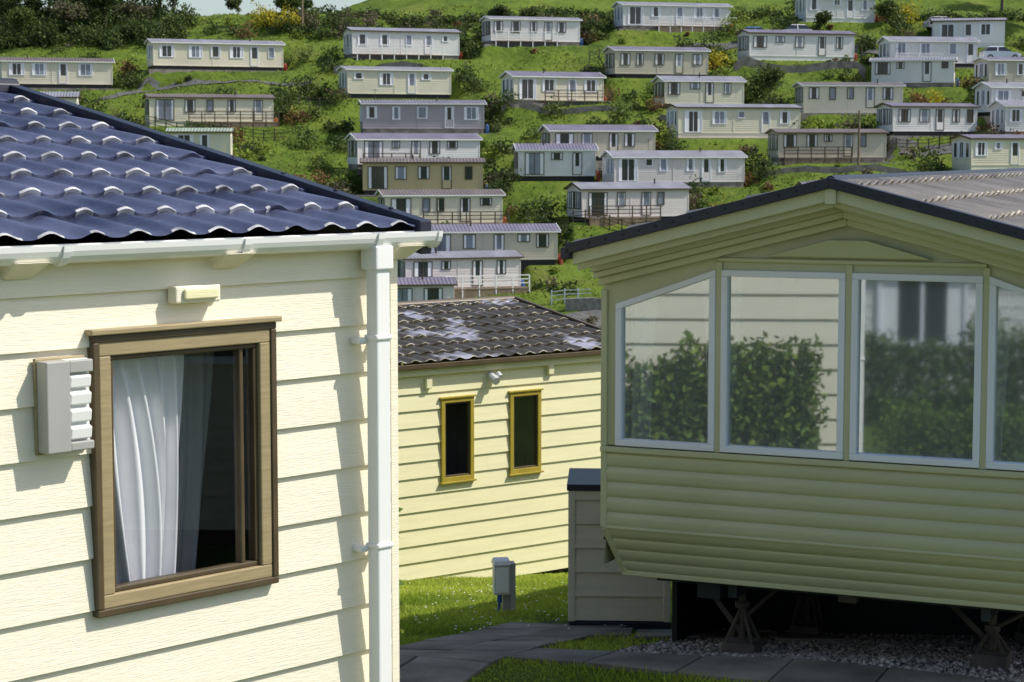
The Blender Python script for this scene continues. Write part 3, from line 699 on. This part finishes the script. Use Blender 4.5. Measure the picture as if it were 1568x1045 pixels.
def tree(x,y,H,cr,k='d',seed=0,name='deciduous_tree',lean=0):
    rnd=random.Random(seed); z=tz(x,y); E=empty(name,(x,y,z))
    mb=MB(); tips=[]
    def br(p,d_,l,r,lev):
        q=p+d_*l; mb.cyl(p,q,r,r*.65,n=6,cap=False)
        if lev==0: tips.append(q); return
        for i in range(3):
            ax=Vector((rnd.uniform(-1,1),rnd.uniform(-1,1),rnd.uniform(-.2,.7))).normalized()
            br(q,(d_*.75+ax*.75).normalized(),l*rnd.uniform(.6,.85),r*.6,lev-1)
        tips.append(q)
    br(Vector((0,0,-.2)),Vector((lean,0,1)).normalized(),H*.32,H*.03,3)
    mb.obj('trunk_and_limbs',[M['bark']],E)
    cs=[tuple(t) for t in tips]; rd=[(cr*rnd.uniform(.5,1),)*2+(cr*rnd.uniform(.4,.75),) for t in tips]
    V,Fc=leaf_cloud(cs,rd,-max(26,int(80*cr)),.15); mesh_np('crown',V,Fc,[LM[k],LM['m']],rng.integers(0,2,len(Fc))*(rng.random(len(Fc))<.5),E)
    return E
sd=0
for (x,y,H,cr,k) in [(-54,226,7.5,1.1,'d'),(-51,222,6.5,1.1,'m'),(-48.5,226,8,1.,'d'),(-46,221,6,1.,'b'),(-44,227,8,.9,'m'),(-42,222,6.5,.95,'m'),(-39.5,226,7.5,.9,'b'),(-37.5,223,6,.9,'d'),
      (-57,220,7,1.1,'d'),(-60,224,8,1.1,'d'),(-47,214,5,1,'b'),(-52,213,5,1,'m'),(-41,216,4.5,.9,'b'),(-31,228,2.4,.5,'d'),(-26,230,2.4,.5,'d'),(-23.5,229,2.2,.5,'d'),(-24.5,222,3.4,.7,'m'),(2,217,3.2,.8,'m'),(-1,218,3.4,.8,'d'),(7.5,216,3.2,.8,'d'),
      (57,218,6,1,'d'),(55,226,7,1.1,'d'),(25.2,196.5,3.2,.7,'m'),(33.0,217,3.,.7,'d'),(19,219,2.6,.7,'m'),(41,220,3.,.8,'m'),
      (-56,229,8,1.2,'m'),(-50,230,8.5,1.2,'b'),(-46,231,8,1.1,'d'),(-42,230,8.5,1.1,'b'),(-38.5,229,6.5,1.,'b'),(-53,217,6,1.1,'d'),(-44,218,5.5,1.,'d'),(-48.5,219,6,1.1,'m')]:
    tree(x,y,H,cr,k,sd); sd+=1
cs=[];rd=[]
for k in range(120):
    x=random.uniform(-64,-35); y=random.uniform(211,225)
    if not inplot(x,y): r=random.uniform(.9,2.0); cs.append((x,y,tz(x,y)+r*.4)); rd.append((r,r,r*.8))
V,Fc=leaf_cloud(cs,rd,200,.18); mesh_np('woodland_understorey',V,Fc,[LM['d'],LM['m']],(rng.random(len(Fc))<.4).astype(int))
e1=np.array([-.721,.693]); e0=np.array([-.535,8.86])+.17*np.array([.693,.721])
cs=[];rd=[]
for i in range(30):
    q=e0+e1*(.36+.2*i); hh=4.36+.06*math.sin(i*1.7)+.05*math.sin(i*.6); z=2.8
    while z<hh: cs.append((q[0],q[1],z)); rd.append((.13,.13,.16)); z+=.17
V,Fc=leaf_cloud(cs,rd,-170,.034); mesh_np('reflection_shrub',V,Fc,[LM['h'],LM['l']],(rng.random(len(Fc))<.35).astype(int))  # unseen foliage added so the bay windows reflect hedge green
def hedge(ax,ay,bx,by,zt,r=.28,cnt=-420,lf=.035):
    cs=[];rd=[];L_=math.hypot(bx-ax,by-ay); n_=int(L_/.25)+1
    for i in range(n_+1):
        t=i/n_; qx,qy=ax+(bx-ax)*t,ay+(by-ay)*t; z=tz(qx,qy)+.1
        while z<zt-r*.6: cs.append((qx,qy,z+.05*math.sin(i*2.1))); rd.append((r,r,r)); z+=.3
    V,Fc=leaf_cloud(cs,rd,cnt,lf); mesh_np('privet_hedge',V,Fc,[LM['h'],LM['m']],(rng.random(len(Fc))<.4).astype(int))
hedge(-7.6,1.9,-3.0,-1.9,3.75)
hedge(-1.75,6.55,.35,5.5,3.85,.24,-480,.028)  # unseen low hedge added to green the lower bay window reflections

# ------------------------------------------------------------------ hillside caravans
def hcar(i,plot,P):
    cx,cy,a,L,bz=P; wl,rf,fr,dk=plot[4:]
    rnd=random.Random(100+i)
    E=empty('static_caravan',(cx,cy,bz),a)
    h=WD/2; x0,x1=-L/2,L/2; zf=.45; ze=2.72+rnd.uniform(-.08,.12); tn=rnd.choice([.18,.22,.28]); zr=ze+tn*h
    mb=MB()
    mb.poly([(x0,-h,zf),(x1,-h,zf),(x1,-h,ze),(x0,-h,ze)]); mb.poly([(x0,h,zf),(x1,h,zf),(x1,h,ze),(x0,h,ze)])
    for x in (x0,x1): mb.poly([(x,-h,zf),(x,h,zf),(x,h,ze),(x,0,zr),(x,-h,ze)])
    mb.poly([(x0,-h,zf),(x1,-h,zf),(x1,h,zf),(x0,h,zf)])
    for x in (x0+.03,x1-.03,x0+L*.45): mb.box(x-.04,x+.04,-h-.03,-h-.001,zf,ze)
    mb.box(x0,x1,-h-.025,-h-.001,zf,zf+.1)
    z=zf+.28
    while z<ze-.1: mb.box(x0+.08,x1-.08,-h-.012,-h-.001,z,z+.03); z+=.2
    mb.obj('walls',[M['h'+wl]],E)
    mb=MB()
    for s in (-1,1):
        ya=s*(h+.16); zA=ze-tn*.16
        mb.hexa([(x0-.22,ya,zA),(x1+.22,ya,zA),(x1+.22,0,zr),(x0-.22,0,zr),(x0-.22,ya,zA+.07),(x1+.22,ya,zA+.07),(x1+.22,0,zr+.07),(x0-.22,0,zr+.07)],0)
        mb.box(x0-.22,x1+.22,ya-.05 if s<0 else ya,ya if s<0 else ya+.05,zA-.06,zA+.05,1)
        for x in (x0-.26,x1+.22):
            mb.hexa([(x,ya,zA-.07),(x+.04,ya,zA-.07),(x+.04,0,zr-.07),(x,0,zr-.07),(x,ya,zA+.09),(x+.04,ya,zA+.09),(x+.04,0,zr+.09),(x,0,zr+.09)],1)
    if rnd.random()<.6:
        q=rnd.uniform(-.3,.3)*L; mb.cyl((q,-.5,zr-.1),(q,-.5,zr+.35),.07,n=8,m=2)
    if rnd.random()<.4:
        q=rnd.uniform(-.4,.4)*L; mb.cyl((q,.3,zr-.1),(q,.3,zr+1.1),.02,n=5,m=2); mb.box(q-.3,q+.3,.29,.31,zr+.95,zr+.98,2)
    mb.obj('roof',[M[rf],M['white' if rnd.random()<.45 else 'tand'],M['steel']],E)
    mf=M['frameW'] if fr=='w' else M['tand']
    wnm=MB()
    def wdw(xa,xb,za,zc,T=I):
        k=len(wnm.v)
        f=.065
        wnm.box(xa,xb,-.06,-.013,za,za+f,0); wnm.box(xa,xb,-.06,-.013,zc-f,zc,0); wnm.box(xa,xa+f,-.06,-.013,za+f,zc-f,0); wnm.box(xb-f,xb,-.06,-.013,za+f,zc-f,0)
        wnm.box(xa+f,xb-f,-.02,-.013,za+f,zc-f,1 if rnd.random()<.6 else 3)
        if xb-xa>.7 :
            cwd=(xb-xa)*rnd.uniform(.1,.22)
            wnm.box(xa+f,xa+f+cwd,-.026,-.021,za+f,zc-f,2); wnm.box(xb-f-cwd,xb-f,-.026,-.021,za+f,zc-f,2)
        if xb-xa>1.1: wnm.box((xa+xb)/2-.03,(xa+xb)/2+.03,-.05,-.027,za+f,zc-f,0)
        for j in range(k,len(wnm.v)): wnm.v[j]=tuple(T@Vector(wnm.v[j]))
    TF=TR(0,-h,0)
    x=x0+rnd.uniform(.3,.7); first=True; door=rnd.uniform(.3,.7)*L+x0; dd=False
    while x<x1-.9:
        if not dd and x>=door:
            wdw(x,x+.85,zf+.1,2.5,TF); wnm.box(x+.07,x+.78,-h-.045,-h-.027,zf+.17,1.3,4); x+=.85+rnd.uniform(.5,1.2); dd=True; continue
        w=rnd.choice([.65,1.0,1.4,1.0,.75]) if not first else rnd.choice([1.5,1.2,1.0])
        if x+w>x1-.25: break
        hh=rnd.choice([1.2,1.15,1.1,.65]) if w<1.2 else 1.2
        if first and rnd.random()<.4: wdw(x,x+1.7,zf+.1,2.5,TF); x+=1.7+rnd.uniform(.4,1.)
        else: wdw(x,x+w,2.5-hh,2.5,TF); x+=w+rnd.uniform(.5,1.8)
        first=False
    TLft=TR(x0,h,-90)
    wdw(.25,1.05,1.1,2.5,TLft); wdw(1.12,2.28,1.1,2.55,TLft); wdw(2.35,3.15,1.1,2.5,TLft)
    TRt=TR(x1,-h,90); wdw(1.2,2.1,1.5,2.4,TRt)
    wnm.obj('windows_and_door',[mf,M['pane'],M['curtain'],M['paneL'],M['h'+wl]],E)
    mb=MB(); sk=rnd.random()
    if sk<.45: mb.box(x0+.1,x1-.1,-h+.06,h-.1,-.5,zf,0)
    elif sk<.75: mb.box(x0+.02,x1-.02,-h+.02,h-.05,-.5,zf-.002,1)
    else: mb.box(x0+.05,x1-.05,-h+.05,h-.05,-.5,zf-.002,2)
    if i<90 and rnd.random()<.6:
        e=rnd.uniform(-.4,.4); mb.box(x0-.7+e,x1+.7+e,-h-rnd.uniform(.7,1.15),h+.2,-rnd.uniform(.7,1.3),.04,rnd.choice([2,3]))
    mb.obj('skirt_and_hardstanding',[M['black'],M['h'+wl],M['stone'],M['conc']],E)
    if dk:
        mb=MB()
        xa,xb=(x0+.2,x0+L*rnd.uniform(.45,.9)) if rnd.random()<.6 else (x0+L*.3,x1+.3)
        yd=-h-1.2
        mb.box(xa,xb,yd,-h-.06,zf-.12,zf-.03,0)
        n_=max(2,int((xb-xa)/1.2))
        for j in range(n_+1):
            xx=xa+(xb-xa)*j/n_; mb.box(xx-.045,xx+.045,yd-.0,yd+.08,-1.4,zf+.95,1)
        for zz in (zf+.9,zf+.6,zf+.3): mb.box(xa,xb,yd+.02,yd+.06,zz,zz+.07,1)
        mb.box(xa,xb,yd+.02,yd+.05,-1.3,zf-.13,2 if rnd.random()<.5 else 0)
        mb.obj('deck_with_railing',[M['wood'],M['white'] if dk==1 else M['tand'],M['black']],E)
    if rnd.random()<.6:
        mb=MB(); q=x1+.35
        for j in range(2): mb.cyl((q,-h+.4+j*.4,-.2),(q,-h+.4+j*.4,.75),.16,.16,n=10,m=0); mb.cyl((q,-h+.4+j*.4,.75),(q,-h+.4+j*.4,.9),.12,.05,n=10,m=0)
        mb.obj('gas_bottles',[pmat('bottle_paint_%d'%i,random.choice([(.4,.12,.04),(.05,.12,.3),(.3,.05,.03)]),.5)],E)
for i,(p,P_) in enumerate(zip(PLOTS,PL)): hcar(i,p,P_)
hcar(90,(0,0,0,0,'w','rb','w',0),(-9.5,-5.5,math.radians(144),11,1.68))
hcar(93,(0,0,0,0,'c','rg','w',0),(9.0,4.6,math.radians(-88),11,2.4))  # unseen caravan added for a grey reflection in caravan A's window
def ribbon_wall(name,x0,y0,x1,y1,hh,mat,th=.3,post=None):
    n_=max(2,int(math.hypot(x1-x0,y1-y0)/1.0)); mb=MB(); d_=Vector((x1-x0,y1-y0,0)).normalized(); nn_=Vector((-d_.y,d_.x,0))*th/2
    pts=[]
    for i in range(n_+1):
        t=i/n_; x=x0+(x1-x0)*t; y=y0+(y1-y0)*t; pts.append(Vector((x,y,tz(x,y))))
    for a_,b_ in zip(pts[:-1],pts[1:]):
        if post:
            mb.box(a_.x-.05,a_.x+.05,a_.y-.05,a_.y+.05,a_.z-.2,a_.z+hh)
            for zz in (.35,.7,1.0):
                if zz<hh: mb.hexa([a_-nn_*.1+Vector((0,0,zz-.06)),b_-nn_*.1+Vector((0,0,zz-.06)),b_+nn_*.1+Vector((0,0,zz-.06)),a_+nn_*.1+Vector((0,0,zz-.06)),a_-nn_*.1+Vector((0,0,zz)),b_-nn_*.1+Vector((0,0,zz)),b_+nn_*.1+Vector((0,0,zz)),a_+nn_*.1+Vector((0,0,zz))])
        else:
            lo=Vector((0,0,-.6)); hi=Vector((0,0,hh))
            mb.hexa([a_-nn_+lo,b_-nn_+lo,b_+nn_+lo,a_+nn_+lo,a_-nn_+hi,b_-nn_+hi,b_+nn_+hi,a_+nn_+hi])
    mb.obj(name,[mat])
ribbon_wall('stone_retaining_wall',22.5,204,36,204.6,.7,M['stone'])
ribbon_wall('stone_retaining_wall',-1,191.3,10,191.6,.5,M['stone'])
ribbon_wall('concrete_retaining_wall',4,149.2,8,149,.9,M['conc'])
ribbon_wall('stone_retaining_wall',-18,203,-9,203.4,.8,M['stone'])
ribbon_wall('timber_fence',-20.5,193,-15.5,192.5,1.1,M['wood'],post=1)
ribbon_wall('timber_fence',-38,185,-21,185.6,1.1,M['tand'],post=1)
ribbon_wall('timber_fence',34,182.2,46,183,1.1,M['tand'],post=1)
ribbon_wall('white_railing_fence',3,150.5,6,150.4,1.1,M['white'],post=1)
ribbon_wall('timber_fence',8,207,20,208,1.2,M['wood'],post=1)
ribbon_wall('timber_fence',2,163,16,163.6,1.1,M['tand'],post=1)
ribbon_wall('stone_retaining_wall',22,176,36,176.4,.5,M['stone'])
ribbon_wall('stone_retaining_wall',14,189.5,24,189.7,.5,M['stone'])
def road(pts,w):
    P=[]
    for (a_,b_) in zip(pts[:-1],pts[1:]):
        m_=int(math.hypot(b_[0]-a_[0],b_[1]-a_[1])/.6)
        for i in range(m_): P.append((a_[0]+(b_[0]-a_[0])*i/m_,a_[1]+(b_[1]-a_[1])*i/m_))
    P=np.array(P+[pts[-1]]); D=np.gradient(P,axis=0); D/=np.linalg.norm(D,axis=1)[:,None]; Nn=np.stack([-D[:,1],D[:,0]],1)
    K=7; G=np.stack([P+Nn*w*(k/(K-1)-.5) for k in range(K)],1); zz=terrain_t(G[...,0],G[...,1])+.07
    V=np.concatenate([G,zz[...,None]],2).reshape(-1,3); m_=len(P)
    a=(np.arange(m_-1)[:,None]*K+np.arange(K-1)[None]).ravel()
    mesh_np('site_road',V,np.stack([a,a+1,a+K+1,a+K],1),[M['asphalt']])
road([(-25,143),(0,144.5),(5,147),(14,149.5),(40,150)],3.2)
road([(-60,195),(-42,195.3),(-36,199.5),(-20,200.5)],1.0)
road([(28,183),(44,181.5),(60,182)],2.0)
road([(18,212.5),(30,213.5),(44,208),(60,207.5)],2.2)
for (x,y,hp) in ((-22.5,216,6.5),(30.6,176.5,5.2)):
    z=tz(x,y); E=empty('utility_pole',(x,y,z)); mb=MB(); mb.cyl((0,0,-.3),(0,0,hp),.13,.09,n=8); mb.box(-.6,.6,-.05,.05,hp-.5,hp-.4); 
    for q in (-.5,0,.5): mb.cyl((q,0,hp-.4),(q,0,hp-.25),.04,n=6)
    mb.obj('pole_and_crossarm',[M['wood']],E)
def car(x,y,rz,col,k):
    E=empty('parked_car',(x,y,tz(x,y)+.08),rz); mb=MB()
    def loft(secs,m):
        for a_,b_ in zip(secs[:-1],secs[1:]):
            (xa,wa,z0a,z1a),(xb,wb,z0b,z1b)=a_,b_
            mb.hexa([(xa,-wa,z0a),(xb,-wb,z0b),(xb,wb,z0b),(xa,wa,z0a),(xa,-wa,z1a),(xb,-wb,z1b),(xb,wb,z1b),(xa,wa,z1a)],m)
    loft([(-2.05,.72,.35,.75),(-1.9,.82,.28,.92),(-.9,.86,.25,.95),(.7,.86,.25,.92),(1.7,.82,.28,.78),(2.05,.68,.35,.6)],0)
    mb.hexa([(-1.8,-.76,.93),(1.05,-.76,.9),(1.05,.76,.9),(-1.8,.76,.93),(-1.35,-.6,1.38),(.25,-.6,1.40),(.25,.6,1.40),(-1.35,.6,1.38)],1)
    mb.hexa([(-1.38,-.61,1.375),(.28,-.61,1.395),(.28,.61,1.395),(-1.38,.61,1.375),(-1.25,-.55,1.44),(.1,-.55,1.45),(.1,.55,1.45),(-1.25,.55,1.44)],0)
    q=-.45
    for s in (-1,1): mb.hexa([(q-.05,s*.77,.9),(q+.05,s*.77,.9),(q+.05,s*.74,.9),(q-.05,s*.74,.9),(q-.05,s*.62,1.4),(q+.05,s*.62,1.4),(q+.05,s*.58,1.4),(q-.05,s*.58,1.4)],0)
    for xx in (-1.25,1.3):
        for s in (-1,1): mb.cyl((xx,s*.68,.3),(xx,s*.88,.3),.31,n=16,m=2); mb.cyl((xx,s*.885,.3),(xx,s*.89,.3),.18,n=12,m=3)
    for s in (-1,1): mb.box(1.95,2.06,s*.6-.1,s*.6+.1,.55,.68,3); mb.box(-2.07,-1.98,s*.65-.08,s*.65+.08,.6,.8,4)
    mb.obj('body_and_wheels',[pmat('car_paint_%d'%k,col,.25,.03),M['pane'],M['tyre'],M['lgrey'],pmat('tail_light_%d'%k,(.4,.02,.02),.3)],E,bevel=.05)
for k,(c,col) in enumerate(zip(CARS,[(.10,.22,.5),(.75,.75,.75),(.7,.75,.85),(.5,.5,.5),(.3,.4,.6)])): car(c[0],c[1],c[2],col,k)

# ------------------------------------------------------------------ light, sky, camera
EL=math.radians(49); AZ=math.radians(1)
w=bpy.data.worlds.new('World'); scene.world=w; w.use_nodes=True; nt=w.node_tree
sky=nt.nodes.new('ShaderNodeTexSky'); sky.sky_type='NISHITA'; sky.sun_disc=False; sky.sun_elevation=EL; sky.sun_rotation=math.pi/2-AZ; sky.air_density=1; sky.dust_density=1.5
bg=nt.nodes['Background']; bg.inputs['Strength'].default_value=.15; nt.links.new(sky.outputs[0],bg.inputs['Color'])
sl=bpy.data.lights.new('sun','SUN'); sl.energy=5; sl.angle=math.radians(.5); sl.color=(1,.95,.86)
so=bpy.data.objects.new('sun',sl); COL.objects.link(so)
so.rotation_euler=Vector((math.cos(EL)*math.cos(AZ),math.cos(EL)*math.sin(AZ),math.sin(EL))).to_track_quat('Z','Y').to_euler()
cam=bpy.data.cameras.new('camera'); co=bpy.data.objects.new('camera',cam); COL.objects.link(co); scene.camera=co
cam.lens=70; cam.sensor_width=36; cam.clip_end=3000; cam.clip_start=.1
cam.dof.use_dof=True; cam.dof.focus_distance=10.5; cam.dof.aperture_fstop=14
co.location=(0,0,6); co.rotation_euler=(math.radians(90-5.39),0,0)
scene.view_settings.view_transform='Standard'; scene.view_settings.look='None'; scene.view_settings.exposure=0
